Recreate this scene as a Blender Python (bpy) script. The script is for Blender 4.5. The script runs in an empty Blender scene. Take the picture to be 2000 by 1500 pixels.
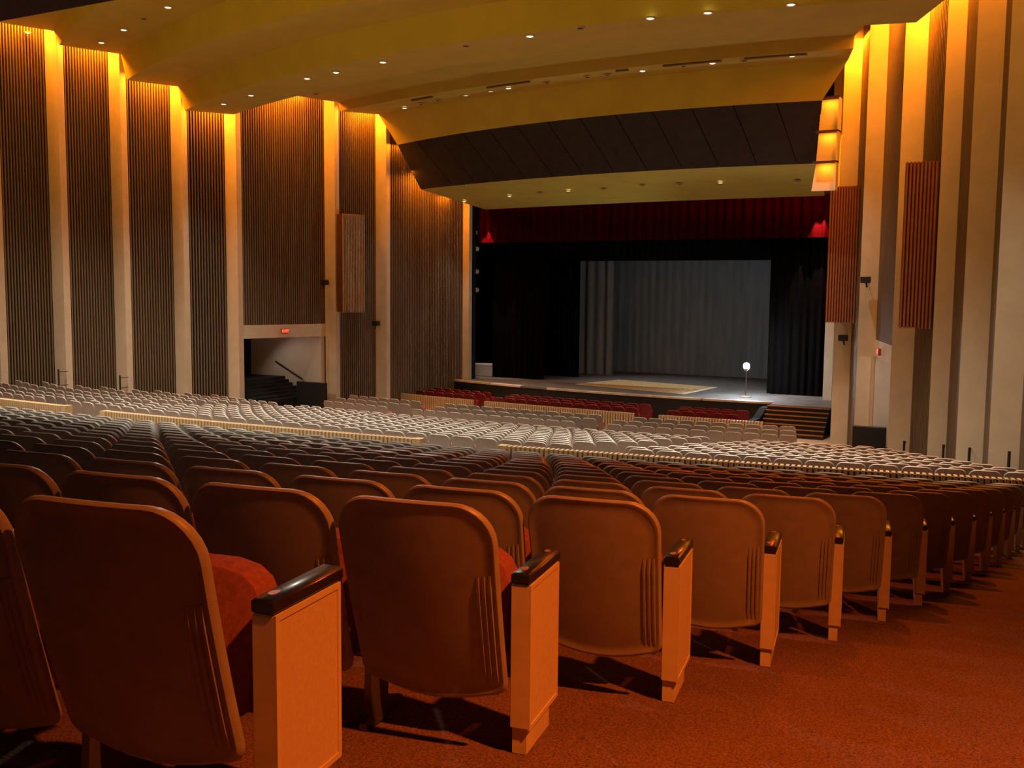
import bpy, math, random
from mathutils import Vector, Matrix
import numpy as np
random.seed(7)
R = math.radians
S = bpy.context.scene
COL = S.collection
ZC = 5.3                                   # everything is laid out relative to the eye level, then lifted

# ------------------------------------------------------------------ camera
cam = bpy.data.cameras.new('camera'); cam.sensor_width = 36.0; cam.lens = 36.0 * 1950 / 2000
cam.clip_start = 0.05; cam.clip_end = 300
camo = bpy.data.objects.new('camera', cam); COL.objects.link(camo)
_p, _r, _y = R(5.31), R(0.54), R(28.0)
_fw = Vector((-math.sin(_y) * math.cos(_p), math.cos(_y) * math.cos(_p), -math.sin(_p)))
_rt = Vector((math.cos(_y), math.sin(_y), 0)); _up = _rt.cross(_fw)
_rt2 = (_rt * math.cos(_r) + _up * math.sin(_r)).normalized(); _up2 = _rt2.cross(_fw)
camo.matrix_world = Matrix((( _rt2.x, _up2.x, -_fw.x, 0), (_rt2.y, _up2.y, -_fw.y, 0), (_rt2.z, _up2.z, -_fw.z, ZC), (0, 0, 0, 1)))
S.camera = camo

# ------------------------------------------------------------------ world, exposure
S.view_settings.view_transform = 'Standard'; S.view_settings.look = 'None'
S.view_settings.exposure = 0.0; S.view_settings.gamma = 1.0; S.view_settings.use_curve_mapping = False
W = bpy.data.worlds.new('world'); S.world = W; W.use_nodes = True
W.node_tree.nodes['Background'].inputs[0].default_value = (1.0, 0.72, 0.5, 1)
W.node_tree.nodes['Background'].inputs[1].default_value = 0.008

AMBER = (1.0, 0.56, 0.06); ORANGE = (1.0, 0.26, 0.008); REDORANGE = (1.0, 0.175, 0.018); WHITE = (1.0, 0.88, 0.73)

def light(kind, name, loc, energy, color, aim=None, **kw):
    l = bpy.data.lights.new(name, kind); l.energy = energy; l.color = color
    for k, v in kw.items(): setattr(l, k, v)
    o = bpy.data.objects.new(name, l); COL.objects.link(o)
    o.location = (loc[0], loc[1], loc[2] + ZC)
    if aim is not None:
        d = Vector(aim) - Vector(loc); o.rotation_euler = d.to_track_quat('-Z', 'Y').to_euler()
    return o

# added unseen area light, amber, brightening the ceiling clouds from the balcony front
light('AREA', 'added_ceiling_wash', (-15, 12.95, 5.3), 430, AMBER, (-15, 26, 9.0), shape='RECTANGLE', size=36, size_y=0.4)
# red-amber lamp under the balcony over the side aisle, and a white one over the rear block
light('SPOT', 'side_aisle_lamp', (2.6, 1.65, 4.6), 3100, REDORANGE, (0.3, 3.0, -1.8), spot_size=R(66), spot_blend=1.0, shadow_soft_size=0.12)
light('SPOT', 'under_balcony_lamp', (-9.5, 11.0, 4.8), 950, WHITE, (-9.0, 6.0, -2), spot_size=R(110), spot_blend=1.0, shadow_soft_size=0.1)
light('SPOT', 'under_balcony_lamp', (-3.0, 11.8, 4.8), 800, (1.0, 0.12, 0.012), (-3.5, 8.5, -2), spot_size=R(110), spot_blend=1.0, shadow_soft_size=0.1)
for x, y, e in ((-28, 14, 2600), (-22, 13.6, 2600), (-16, 13.4, 2600), (-10, 13.6, 2200)):
    light('SPOT', 'balcony_front_lamp', (x, y, 8.4), e, WHITE, (x + .5, y + 5.5, -3), spot_size=R(88), spot_blend=1.0, shadow_soft_size=0.12)
for x, e in ((-19.0, 2500), (-13.0, 2500), (-8.5, 900)):
    light('SPOT', 'under_balcony_lamp', (x, 7.2, 4.8), e, WHITE, (x - 1.5, 13.6, -2.7), spot_size=R(62), spot_blend=1.0, shadow_soft_size=0.1)
light('SPOT', 'stage_work_light', (-15.6, 45.0, 6.8), 1500, (0.95, 0.97, 1.0), (-15.6, 43.8, -4.3), spot_size=R(66), spot_blend=1.0, shadow_soft_size=0.1)
light('SPOT', 'passage_lamp', (-29.5, 32.2, -2.1), 30, WHITE, (-28.6, 33.6, -4.2), spot_size=R(120), spot_blend=0.6, shadow_soft_size=0.05)
light('SPOT', 'passage_lamp', (-3.2, 32.0, -2.1), 60, WHITE, (-4.3, 34.2, -4.2), spot_size=R(90), spot_blend=0.2, shadow_soft_size=0.05)

# house downlights (bright ones), position under the ceiling fitting, energy
DOWN_R3 = [(-26.95, 27.98), (-24.88, 27.16), (-21.27, 25.81), (-19.86, 25.49), (-17.72, 24.98), (-12.42, 24.18), (-8.96, 23.93), (-7.55, 24.07), (-5.61, 24.25)]
DOWN_B = [(-23.59, 34.76), (-19.94, 33.53), (-18.7, 33.25), (-17.83, 33.04), (-12.38, 32.43), (-9.94, 32.35), (-7.42, 32.46)]
DOWN_R5 = [(-29.46, 24.74), (-27.35, 23.88), (-23.97, 22.61)]
DOWN_SOF = [(-23.97, 40.21, 4.17), (-17.82, 38.36, 4.25), (-11.21, 37.89, 4.26), (-21.07, 39.22, 4.21)]
for i, (x, y) in enumerate(DOWN_R3):
    light('SPOT', 'house_downlight', (x, y, 6.68), 2200 if x > -24 else 1300, WHITE, (x, y - 0.8, 0), spot_size=R(92), spot_blend=1.0, shadow_soft_size=0.12)
for i, (x, y) in enumerate(DOWN_B):
    light('SPOT', 'house_downlight', (x, y, 7.38), 1300 if x > -22 else 600, WHITE, (x, y, 0), spot_size=R(80), spot_blend=1.0, shadow_soft_size=0.12)
for x, y in DOWN_R5[1:] + [(-18.0, 20.6), (-12.0, 20.0), (-6.0, 20.4), (-1.5, 21.0), (-24, 17), (-18.5, 15.2)]:
    light('SPOT', 'house_downlight', (x, y, 8.42), 2600, WHITE, (x, y - 0.5, 0), spot_size=R(76), spot_blend=1.0, shadow_soft_size=0.12)
for x, y, z in DOWN_SOF:
    light('SPOT', 'stage_edge_downlight', (x, y, z - 0.07), 700, WHITE, (x, y, 0), spot_size=R(62), spot_blend=0.8, shadow_soft_size=0.1)
# two lamps hanging close to the house curtain, at either end
light('SPOT', 'curtain_lamp', (-8.25, 41.75, 3.7), 1500, (1, 0.6, 0.5), (-8.3, 42.25, 2.3), spot_size=R(40), spot_blend=0.4, shadow_soft_size=0.03)
light('SPOT', 'curtain_lamp', (-23.9, 41.8, 3.7), 1300, (1, 0.6, 0.5), (-23.9, 42.25, 2.3), spot_size=R(27), spot_blend=0.4, shadow_soft_size=0.03)
# bare bulb of the ghost light
light('POINT', 'ghost_light_bulb_light', (-10.8, 41.0, -3.0), 5200, (0.86, 0.93, 1.0), shadow_soft_size=0.12)

# ------------------------------------------------------------------ materials
def mat(name, col, rough=0.7, noise=0.0, nscale=8.0, metal=0.0, spec=0.5, emit=None, estr=0.0, bump=0.0, bscale=200, coat=0.0, col2=None, stretch=None):
    m = bpy.data.materials.new(name); m.use_nodes = True
    nt = m.node_tree; b = nt.nodes['Principled BSDF']
    b.inputs['Base Color'].default_value = (*col, 1); b.inputs['Roughness'].default_value = rough
    b.inputs['Metallic'].default_value = metal; b.inputs['Specular IOR Level'].default_value = spec
    b.inputs['Coat Weight'].default_value = coat; b.inputs['Coat Roughness'].default_value = 0.15
    if emit: b.inputs['Emission Color'].default_value = (*emit, 1); b.inputs['Emission Strength'].default_value = estr
    if noise or bump:
        tc = nt.nodes.new('ShaderNodeTexCoord'); src = tc.outputs['Object']
        if stretch:
            mp = nt.nodes.new('ShaderNodeMapping'); mp.inputs['Scale'].default_value = stretch
            nt.links.new(src, mp.inputs['Vector']); src = mp.outputs['Vector']
    if noise:
        n = nt.nodes.new('ShaderNodeTexNoise'); n.inputs['Scale'].default_value = nscale; n.inputs['Detail'].default_value = 4
        nt.links.new(src, n.inputs['Vector'])
        r = nt.nodes.new('ShaderNodeValToRGB')
        c2 = col2 or tuple(c * (1 - noise) for c in col)
        r.color_ramp.elements[0].position = 0.35; r.color_ramp.elements[1].position = 0.65
        r.color_ramp.elements[0].color = (*c2, 1); r.color_ramp.elements[1].color = (*(col if col2 else tuple(min(1, c * (1 + noise)) for c in col)), 1)
        nt.links.new(n.outputs['Fac'], r.inputs['Fac']); nt.links.new(r.outputs['Color'], b.inputs['Base Color'])
    if bump:
        n2 = nt.nodes.new('ShaderNodeTexNoise'); n2.inputs['Scale'].default_value = bscale; n2.inputs['Detail'].default_value = 3
        nt.links.new(src, n2.inputs['Vector'])
        bp = nt.nodes.new('ShaderNodeBump'); bp.inputs['Strength'].default_value = bump; bp.inputs['Distance'].default_value = 0.01
        nt.links.new(n2.outputs['Fac'], bp.inputs['Height']); nt.links.new(bp.outputs['Normal'], b.inputs['Normal'])
    return m
M = {}
M['shell'] = mat('seat_shell', (0.345, 0.317, 0.275), 0.42, 0.06, 14, spec=0.45)
M['cushion'] = mat('seat_fabric', (0.30, 0.10, 0.085), 0.95, 0.15, 60, spec=0.1, bump=0.3, bscale=400)
M['panel'] = mat('aisle_panel_paint', (0.66, 0.56, 0.34), 0.5, 0.05, 10)
M['inset'] = mat('aisle_panel_cloth', (0.61, 0.50, 0.29), 0.85, 0.05, 90)
M['arm'] = mat('black_arm', (0.012, 0.011, 0.010), 0.32, 0.3, 12, coat=0.2)
M['worn'] = mat('worn_wood', (0.30, 0.17, 0.08), 0.5, 0.3, 80)
M['iron'] = mat('seat_iron', (0.06, 0.05, 0.045), 0.5, 0.1, 20)
M['redshell'] = mat('red_seat_shell', (0.19, 0.012, 0.012), 0.45, 0.08, 14)
M['redcush'] = mat('red_seat_fabric', (0.22, 0.015, 0.015), 0.9, 0.1, 60, spec=0.1)
M['carpet'] = mat('carpet', (0.30, 0.135, 0.095), 0.98, 0.0, 260, spec=0.05, bump=0.5, bscale=900)
def carpet_nodes(m):
    nt = m.node_tree; b = nt.nodes['Principled BSDF']; tc = nt.nodes.new('ShaderNodeTexCoord')
    a = nt.nodes.new('ShaderNodeTexNoise'); a.inputs['Scale'].default_value = 120; a.inputs['Detail'].default_value = 5
    c = nt.nodes.new('ShaderNodeTexNoise'); c.inputs['Scale'].default_value = 1.3; c.inputs['Detail'].default_value = 3
    r = nt.nodes.new('ShaderNodeValToRGB'); e = r.color_ramp.elements
    e[0].position = 0.36; e[0].color = (0.13, 0.072, 0.055, 1); e[1].position = 0.62; e[1].color = (0.39, 0.225, 0.165, 1)
    mx = nt.nodes.new('ShaderNodeMixRGB'); mx.blend_type = 'MULTIPLY'; mx.inputs['Fac'].default_value = 0.35
    nt.links.new(tc.outputs['Object'], a.inputs['Vector']); nt.links.new(tc.outputs['Object'], c.inputs['Vector'])
    nt.links.new(a.outputs['Fac'], r.inputs['Fac']); nt.links.new(r.outputs['Color'], mx.inputs['Color1']); nt.links.new(c.outputs['Fac'], mx.inputs['Color2'])
    nt.links.new(mx.outputs['Color'], b.inputs['Base Color'])
carpet_nodes(M['carpet'])
M['vinyl'] = mat('front_floor', (0.50, 0.42, 0.31), 0.6, 0.1, 3)
M['cream'] = mat('cream_plaster', (0.70, 0.60, 0.44), 0.8, 0.04, 2.5, bump=0.15, bscale=60)
M['vestibule'] = mat('vestibule_plaster', (0.74, 0.64, 0.55), 0.8, 0.03, 2.5)
M['rib'] = mat('walnut_fin', (0.22, 0.15, 0.088), 0.6, 0.15, 3, stretch=(6, 6, 0.4))
M['ribback'] = mat('dark_backing', (0.014, 0.009, 0.007), 0.9, 0.1, 5)
M['box'] = mat('acoustic_box', (0.31, 0.115, 0.06), 0.7, 0.1, 4)
M['boxlit'] = mat('acoustic_box_lit', (0.44, 0.27, 0.14), 0.7, 0.1, 4)  # lighter copy of the box colour, extra light put into its tone
M['boxback'] = mat('acoustic_box_back', (0.13, 0.045, 0.022), 0.85, 0.1, 4)
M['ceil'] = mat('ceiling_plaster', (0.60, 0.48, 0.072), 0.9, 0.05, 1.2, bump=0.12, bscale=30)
M['darkceil'] = mat('overhang_shade', (0.035, 0.010, 0.008), 0.9, 0.1, 2)  # unlit look of the overhang put into the colour; shelf boards share it
M['fascia'] = mat('black_fascia', (0.030, 0.024, 0.020), 0.85, 0.15, 3)
M['seam'] = mat('fascia_seam', (0.008, 0.006, 0.005), 0.9)
M['slat'] = mat('oak_slat', (0.50, 0.35, 0.18), 0.55, 0.12, 4, stretch=(8, 8, 1))
M['slatback'] = mat('slat_backing', (0.14, 0.075, 0.04), 0.8, 0.1, 4)
M['stage'] = mat('stage_floor_paint', (0.20, 0.20, 0.19), 0.6, 0.25, 1.6, col2=(0.13, 0.13, 0.13))
M['black'] = mat('black_paint', (0.010, 0.010, 0.010), 0.6, 0.2, 4)
M['flatblack'] = mat('matt_black_paint', (0.008, 0.008, 0.008), 0.9, 0.2, 4, spec=0.1)
M['velour'] = mat('black_velour', (0.003, 0.0028, 0.0028), 0.95, 0.2, 6, spec=0.02)
M['drop'] = mat('grey_drop', (0.155, 0.165, 0.165), 0.95, 0.12, 1.2, spec=0.05, stretch=(3, 3, 0.3))
M['redcurt'] = mat('red_velour', (0.038, 0.0010, 0.0013), 0.9, 0.15, 8, spec=0.0)
M['nosing'] = mat('pale_nosing', (0.62, 0.50, 0.32), 0.45, 0.25, 2)
M['whitetape'] = mat('white_nosing', (0.80, 0.76, 0.68), 0.5, 0.05, 3)
M['tread'] = mat('step_nosing', (0.36, 0.13, 0.025), 0.6, 0.1, 5)
M['whitebox'] = mat('pale_box', (0.42, 0.44, 0.42), 0.7, 0.15, 2)
M['metal'] = mat('dark_metal', (0.03, 0.03, 0.032), 0.45, 0.1, 10, metal=0.3)
M['steel'] = mat('steel', (0.42, 0.38, 0.30), 0.35, 0.1, 10, metal=0.9)
M['lampon'] = mat('lamp_lens_lit', (0.9, 0.88, 0.8), 0.3, emit=(1, 0.93, 0.8), estr=2.2)
M['lampdim'] = mat('lamp_lens_dim', (0.9, 0.85, 0.7), 0.3, emit=(1, 0.85, 0.5), estr=0.5)
M['lampoff'] = mat('lamp_can_dark', (0.05, 0.03, 0.015), 0.6)
M['slotpaint'] = mat('slot_paint', (0.20, 0.135, 0.03), 0.8)
M['trimring'] = mat('lamp_trim', (0.6, 0.47, 0.2), 0.5)
M['bulb'] = mat('bulb_glass_lit', (1, 1, 1), 0.3, emit=(0.92, 0.94, 1.0), estr=60)
M['exit'] = mat('exit_letters', (1, 0.1, 0.06), 0.4, emit=(1, 0.10, 0.05), estr=1.6)
M['exitbox'] = mat('exit_housing', (0.50, 0.12, 0.08), 0.5)
def rug_mat():
    m = mat('rug_weave', (0.55, 0.42, 0.17), 0.95); nt = m.node_tree; b = nt.nodes['Principled BSDF']
    tc = nt.nodes.new('ShaderNodeTexCoord'); w = nt.nodes.new('ShaderNodeTexWave'); w.inputs['Scale'].default_value = 1.4; w.inputs['Distortion'].default_value = 4; w.inputs['Detail'].default_value = 3
    r = nt.nodes.new('ShaderNodeValToRGB'); e = r.color_ramp.elements
    e[0].color = (0.52, 0.37, 0.14, 1); e[1].color = (0.72, 0.58, 0.27, 1)
    nt.links.new(tc.outputs['Object'], w.inputs['Vector']); nt.links.new(w.outputs['Fac'], r.inputs['Fac']); nt.links.new(r.outputs['Color'], b.inputs['Base Color'])
    return m
M['rug'] = rug_mat(); M['rugedge'] = mat('rug_border', (0.78, 0.70, 0.46), 0.95, 0.1, 12)
M['rugband'] = mat('rug_band', (0.42, 0.22, 0.09), 0.95, 0.15, 12)

# ------------------------------------------------------------------ mesh helpers
class MB:
    def __init__(s): s.v = []; s.f = []; s.m = []; s.mi = 0
    def add(s, vs, fs):
        o = len(s.v); s.v += [tuple(v) for v in vs]; s.f += [tuple(i + o for i in f) for f in fs]; s.m += [s.mi] * len(fs); return s
    def quad(s, a, b, c, d): return s.add([a, b, c, d], [(0, 1, 2, 3)])
    def box(s, x0, x1, y0, y1, z0, z1, bev=0.0):
        if bev:
            e = bev; lv = [(z0, e), (z0 + e, 0), (z1 - e, 0), (z1, e)]; vs = []
            for z, d in lv:
                vs += [(x0 + d + e*0.4, y0 + d, z), (x1 - d - e*0.4, y0 + d, z), (x1 - d, y0 + d + e*0.4, z), (x1 - d, y1 - d - e*0.4, z), (x1 - d - e*0.4, y1 - d, z), (x0 + d + e*0.4, y1 - d, z), (x0 + d, y1 - d - e*0.4, z), (x0 + d, y0 + d + e*0.4, z)]
            fs = [tuple(range(7, -1, -1)), tuple(range(24, 32))]
            for l in range(3):
                for i in range(8): fs.append((l*8+i, l*8+(i+1) % 8, l*8+8+(i+1) % 8, l*8+8+i))
            return s.add(vs, fs)
        return s.add([(x0,y0,z0),(x1,y0,z0),(x1,y1,z0),(x0,y1,z0),(x0,y0,z1),(x1,y0,z1),(x1,y1,z1),(x0,y1,z1)],
                     [(3,2,1,0),(4,5,6,7),(0,1,5,4),(1,2,6,5),(2,3,7,6),(3,0,4,7)])
    def obox(s, c, ax, ay, hx, hy, z0, z1):        # oriented box, ax ay are 2D unit axes
        p = []
        for z in (z0, z1):
            for sx, sy in ((-1,-1),(1,-1),(1,1),(-1,1)):
                p.append((c[0] + ax[0]*hx*sx + ay[0]*hy*sy, c[1] + ax[1]*hx*sx + ay[1]*hy*sy, z))
        return s.add(p, [(3,2,1,0),(4,5,6,7),(0,1,5,4),(1,2,6,5),(2,3,7,6),(3,0,4,7)])
    def prism(s, poly, z0, z1):                     # polygon in xy, counter-clockwise
        n = len(poly); vs = [(x, y, z0) for x, y in poly] + [(x, y, z1) for x, y in poly]
        return s.add(vs, [tuple(range(n-1, -1, -1)), tuple(range(n, 2*n))] + [(i, (i+1) % n, n+(i+1) % n, n+i) for i in range(n)])
    def tube(s, a, b, r0, r1=None, n=10, caps=True):
        a = Vector(a); b = Vector(b); r1 = r0 if r1 is None else r1; d = (b - a).normalized()
        u = d.orthogonal().normalized(); w = d.cross(u); vs = []
        for p, r in ((a, r0), (b, r1)):
            for i in range(n): t = 2*math.pi*i/n; vs.append(p + (u*math.cos(t) + w*math.sin(t))*r)
        fs = [(i, (i+1) % n, n+(i+1) % n, n+i) for i in range(n)]
        if caps: fs += [tuple(range(n-1, -1, -1)), tuple(range(n, 2*n))]
        return s.add(vs, fs)
    def lathe(s, prof, c=(0,0,0), n=16):
        vs = []; 
        for r, z in prof:
            for i in range(n): t = 2*math.pi*i/n; vs.append((c[0]+r*math.cos(t), c[1]+r*math.sin(t), c[2]+z))
        fs = []
        for l in range(len(prof)-1):
            for i in range(n): fs.append((l*n+i, l*n+(i+1) % n, (l+1)*n+(i+1) % n, (l+1)*n+i))
        fs += [tuple(range(n-1,-1,-1)), tuple(range((len(prof)-1)*n, len(prof)*n))]
        return s.add(vs, fs)
    def loft(s, loops, closed=True, cap0=False, cap1=False):
        n = len(loops[0]); vs = [p for l in loops for p in l]; fs = []
        for l in range(len(loops)-1):
            for i in range(n if closed else n-1): fs.append((l*n+i, l*n+(i+1) % n, (l+1)*n+(i+1) % n, (l+1)*n+i))
        if cap0: fs.append(tuple(range(n-1,-1,-1)))
        if cap1: fs.append(tuple(range((len(loops)-1)*n, len(loops)*n)))
        return s.add(vs, fs)
    def mesh(s, name, mats, smooth=False):
        me = bpy.data.meshes.new(name); me.from_pydata(s.v, [], s.f)
        if not isinstance(mats, (list, tuple)): mats = [mats]
        for m in mats: me.materials.append(m)
        if len(mats) > 1: me.polygons.foreach_set('material_index', s.m)
        if smooth: me.polygons.foreach_set('use_smooth', [True]*len(me.polygons)); me.set_sharp_from_angle(angle=R(38))
        me.update(); return me
    def build(s, name, mats, parent=None, smooth=False, recenter=True):
        loc = (0, 0, 0)
        if parent is None and recenter and s.v:
            a = np.array(s.v); mn = a.min(0); mx = a.max(0); loc = ((mn[0]+mx[0])/2, (mn[1]+mx[1])/2, mn[2])
            s.v = [(x-loc[0], y-loc[1], z-loc[2]) for x, y, z in s.v]
        return link(name, s.mesh(name, mats, smooth), parent, loc)
def link(name, me, parent=None, loc=(0,0,0)):
    o = bpy.data.objects.new(name, me); COL.objects.link(o); o.parent = parent; o.location = loc; return o
def tag(o, label=None, cat=None, group=None, kind=None):
    if label: o['label'] = label
    if cat: o['category'] = cat
    if group: o['group'] = group
    if kind: o['kind'] = kind
    return o
def thing(name, label, cat, loc=(0,0,0), rz=0, group=None, kind=None):
    o = bpy.data.objects.new(name, None); COL.objects.link(o); o.location = loc; o.rotation_euler = (0,0,rz); o.empty_display_size = 0.2
    return tag(o, label, cat, group, kind)
def struct(name, label=None, loc=(0,0,0)):
    return thing(name, label, 'building part' if label else None, loc, kind='structure')
def ordinal(n):
    b = ['','first','second','third','fourth','fifth','sixth','seventh','eighth','ninth','tenth','eleventh','twelfth','thirteenth','fourteenth','fifteenth','sixteenth','seventeenth','eighteenth','nineteenth']
    if n < 20: return b[n]
    t = {2:('twentieth','twenty'),3:('thirtieth','thirty'),4:('fortieth','forty'),5:('fiftieth','fifty')}[n//10]
    return t[0] if n % 10 == 0 else t[1] + '-' + b[n % 10]

# ------------------------------------------------------------------ plan of the hall
CX, CY = -16.2, 101.0                                # centre of the seating arcs
def row_end(n):
    m = n - 2; return (-1.4684 + .1728*m - .0048*m*m, 2.8363 + 1.0226*m, -1.5394 - .1635*m + .0007*m*m)
_rp = sorted([(101 - math.hypot(row_end(n)[0]-CX, row_end(n)[1]-CY), row_end(n)[2]) for n in range(-6, 15)])
_py = [a for a, b in _rp] + [16, 20, 24, 28, 31, 60]; _pz = [b for a, b in _rp] + [-3.72, -4.2, -4.65, -5.07, -5.32, -5.40]
def floor_z(x, y):
    r = math.hypot(x-CX, y-CY); z = float(np.interp(101 - r, _py, _pz))
    if y > 14:
        e = max(0, (CX - x) - 10); z += .007*e*e*min(1, (y-14)/4)*max(0, min(1, (33-y)/4))
    return z
# left wall corners: Y, inner X, fin width ; right wall is the mirror about X = -16.2
CORN = [(41.7,-24.57,.35),(36.65,-25.84,.58),(34.5,-26.98,.57),(30.3,-28.58,.60),(28.65,-29.80,.58),(26.6,-30.76,.60),(24.6,-31.64,.62),(22.6,-32.5,.6),(20.6,-33.4,.6),(18.6,-34.3,.6),(16.6,-35.1,.6),(14.6,-36.0,.6),(12.6,-36.8,.6),(10.6,-37.6,.6)]
_cy = [c[0] for c in CORN][::-1]; _cx = [c[1] for c in CORN][::-1]
def wl(y): return float(np.interp(y, _cy, _cx))
def mx(x, side): return x if side < 0 else -32.4 - x

# ------------------------------------------------------------------ floor
def grid_floor():
    b = MB(); xs = np.linspace(-38, 9, 95); ys = np.linspace(-4, 36.5, 104); n = len(xs)
    vs = [(x, y, floor_z(x, y)) for y in ys for x in xs]
    fs = [(j*n+i, j*n+i+1, (j+1)*n+i+1, (j+1)*n+i) for j in range(len(ys)-1) for i in range(n-1)]
    b.add(vs, fs); o = b.build('floor', M['carpet'], None, True); tag(o, 'sloping speckled red brown carpet floor under the seats', kind='structure')
    b = MB(); b.box(-30, -9.6, 36.4, 42, -5.7, -5.43); b.box(-9.6, -4, 36.4, 42, -5.7, -5.335)
    b.quad((-9.6,30.9,-5.28),(-5.4,30.9,-5.28),(-6.3,36.45,-5.325),(-9.6,36.45,-5.325))
    o = b.build('floor_front', M['vinyl'], None); tag(o, 'pale bare floor in front of the stage and steps', kind='structure')
grid_floor()

# ------------------------------------------------------------------ side walls
ZTOP = 10.4; ZLINT0, ZLINT1 = -2.02, -1.48
def cor(j, side):
    y, x, w = CORN[j]
    if side > 0:                                   # the right wall steps out a little less towards the rear
        x += {5: .12, 6: .2}.get(j, .25 if j > 6 else 0); w = .46 if j == 4 else w
    return y, x, w
def build_wall(side):
    nm = 'wall_left' if side < 0 else 'wall_right'
    root = struct(nm, 'tall stepped side wall of ribbed panels and cream fins on the ' + ('left' if side < 0 else 'right'))
    for j in range(len(CORN)):
        y, xi, w = cor(j, side); xo = xi - w
        # cream fin: a solid pier whose face looks back at the seats
        b = MB(); d = 0.5
        p = [(mx(xo,side), y), (mx(xi,side), y), (mx(xi,side), y+0.28), (mx(xo-.1,side), y+0.45)]
        if side > 0: p = p[::-1]
        b.prism(p, -6.2, ZTOP); b.build('cream_fin', M['cream'], root)
        if j + 1 >= len(CORN): break
        y1, x1, w1 = cor(j+1, side)
        A = np.array([mx(x1,side), y1 + .28]); B = np.array([mx(xo,side), y]); L = np.linalg.norm(B-A); t = (B-A)/L
        nrm = np.array([t[1], -t[0]]) if side < 0 else np.array([-t[1], t[0]])
        z0 = ZLINT1 if j == 2 else -6.2
        c = (A+B)/2 - nrm*0.16
        MB().obox(c, t, nrm, L/2, 0.08, z0, ZTOP).build('panel_backing', M['ribback'], root)
        b = MB(); n = int(L/0.108)
        for i in range(n):
            q = A + t*(i+.5)*L/n - nrm*0.045; b.obox(q, t, nrm, 0.022, 0.045, z0, ZTOP)
        tag(b.build('ribbed_panel', M['rib'], root), kind='stuff')
        if j == 2:
            door(side, A, B, t, nrm, L)
def door(side, A, B, t, nrm, L):
    d = struct('door_1' if side < 0 else 'door_2', 'wide doorway under a cream lintel in the ' + ('left' if side < 0 else 'right') + ' wall')
    mid = (A+B)/2
    MB().obox(mid - nrm*.10, t, nrm, L/2, .12, ZLINT0, ZLINT1).build('lintel', M['cream'], d)
    out = -1.0 if side < 0 else 1.0
    # passage walls, ceiling, end
    fx = mx(-27.6, side); X2 = mx(-37.5, side)
    lo, hi = min(fx, X2), max(fx, X2)
    MB().box(lo, hi, 34.25, 34.5, -6.2, ZLINT0).build('passage_wall', M['vestibule'], d)
    nx = mx(-28.75, side); MB().box(min(nx,X2), max(nx,X2), 30.35, 30.45, -6.2, ZLINT0).build('passage_wall', M['vestibule'], d)
    cp = [(mx(-28.85,side),30.47),(mx(-27.85,side),34.5),(X2,34.5),(X2,30.47)]
    cp = cp[::-1] if side < 0 else cp
    MB().prism(cp, ZLINT0, ZLINT0+.15).build('passage_ceiling', M['vestibule'], d)
    xe = mx(-31.6, side)
    MB().box(min(xe, X2), max(xe, X2), 30.45, 34.25, -6.2, ZLINT0).build('passage_end', M['black'], d)
    # stair block that climbs away from the hall
    for k in range(7):
        x0 = mx(-28.35 - .21*k, side); x1 = mx(-31.7, side)
        MB().box(min(x0,x1), max(x0,x1), 30.45, 34.24, -4.75 + .13*k + (-.05), -4.62 + .13*k).build('stair_step', M['black'], d)
build_wall(-1); build_wall(1)
# proscenium piers above the opening and the wall beyond
def back_of_house():
    o = MB().box(-36, -24.6, 42.15, 42.4, -5.4, 10).box(-7.8, 4, 42.15, 42.4, -5.4, 10).box(-24.6, -7.8, 42.55, 42.75, 4.05, 10).build('wall_proscenium', M['black'], None)
    tag(o, 'black wall around the stage opening', kind='structure')
    o = MB().box(-31, -30.8, 42.4, 54, -5, 8).box(-2, -1.8, 42.4, 54, -5, 8).box(-31, -1.8, 53.8, 54, -5, 8).box(-31, -1.8, 42.4, 54, 7.8, 8).build('wall_stage', M['black'], None)
    tag(o, 'black walls around the stage space', kind='structure')
back_of_house()

# ------------------------------------------------------------------ ceiling of curved clouds
SL, SR = 0.55, 1.25
def curve(Y0, k, z, n=40, sl=SL, sr=SR):
    f = lambda x: Y0 + k*(x+12)**2
    xl, xr = -30, -5
    for _ in range(60):
        xl = .5*xl + .5*(wl(f(xl)) + sl); xr = .5*xr + .5*(-32.4 - wl(f(xr)) - sr)
    return [(x, f(x), z) for x in np.linspace(xl, xr, n)]
CUR = [('front', 41.28,.007,3.9), ('fb', 35.6,.0145,4.5), ('ft', 33.7,.0170,6.3), ('ra', 33.55,.0125,7.5), ('l3', 31.88,.0115,7.45), ('l3t', 31.75,.0115,7.8),
       ('kink', 28.4,.0136,7.8), ('r3', 26.17,.0141,6.75), ('c4b', 23.9,.0150,6.75), ('c4t', 23.75,.0146,7.6), ('c5b', 21.75,.0142,7.6), ('c5t', 21.55,.0142,8.5),
       ('c6b', 18.5,.0160,8.5), ('c6t', 18.3,.0160,8.95), ('back', 11.5,.010,8.95)]
ceil = struct('ceiling', 'ochre plaster ceiling stepping down to the stage in curved bands')
SRS = {'front': .25, 'fb': 1.12, 'ft': 1.5, 'ra': .75, 'l3': .95, 'l3t': .95}
LINES = [curve(*c[1:], sr=SRS.get(c[0], SR)) for c in CUR]
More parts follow.
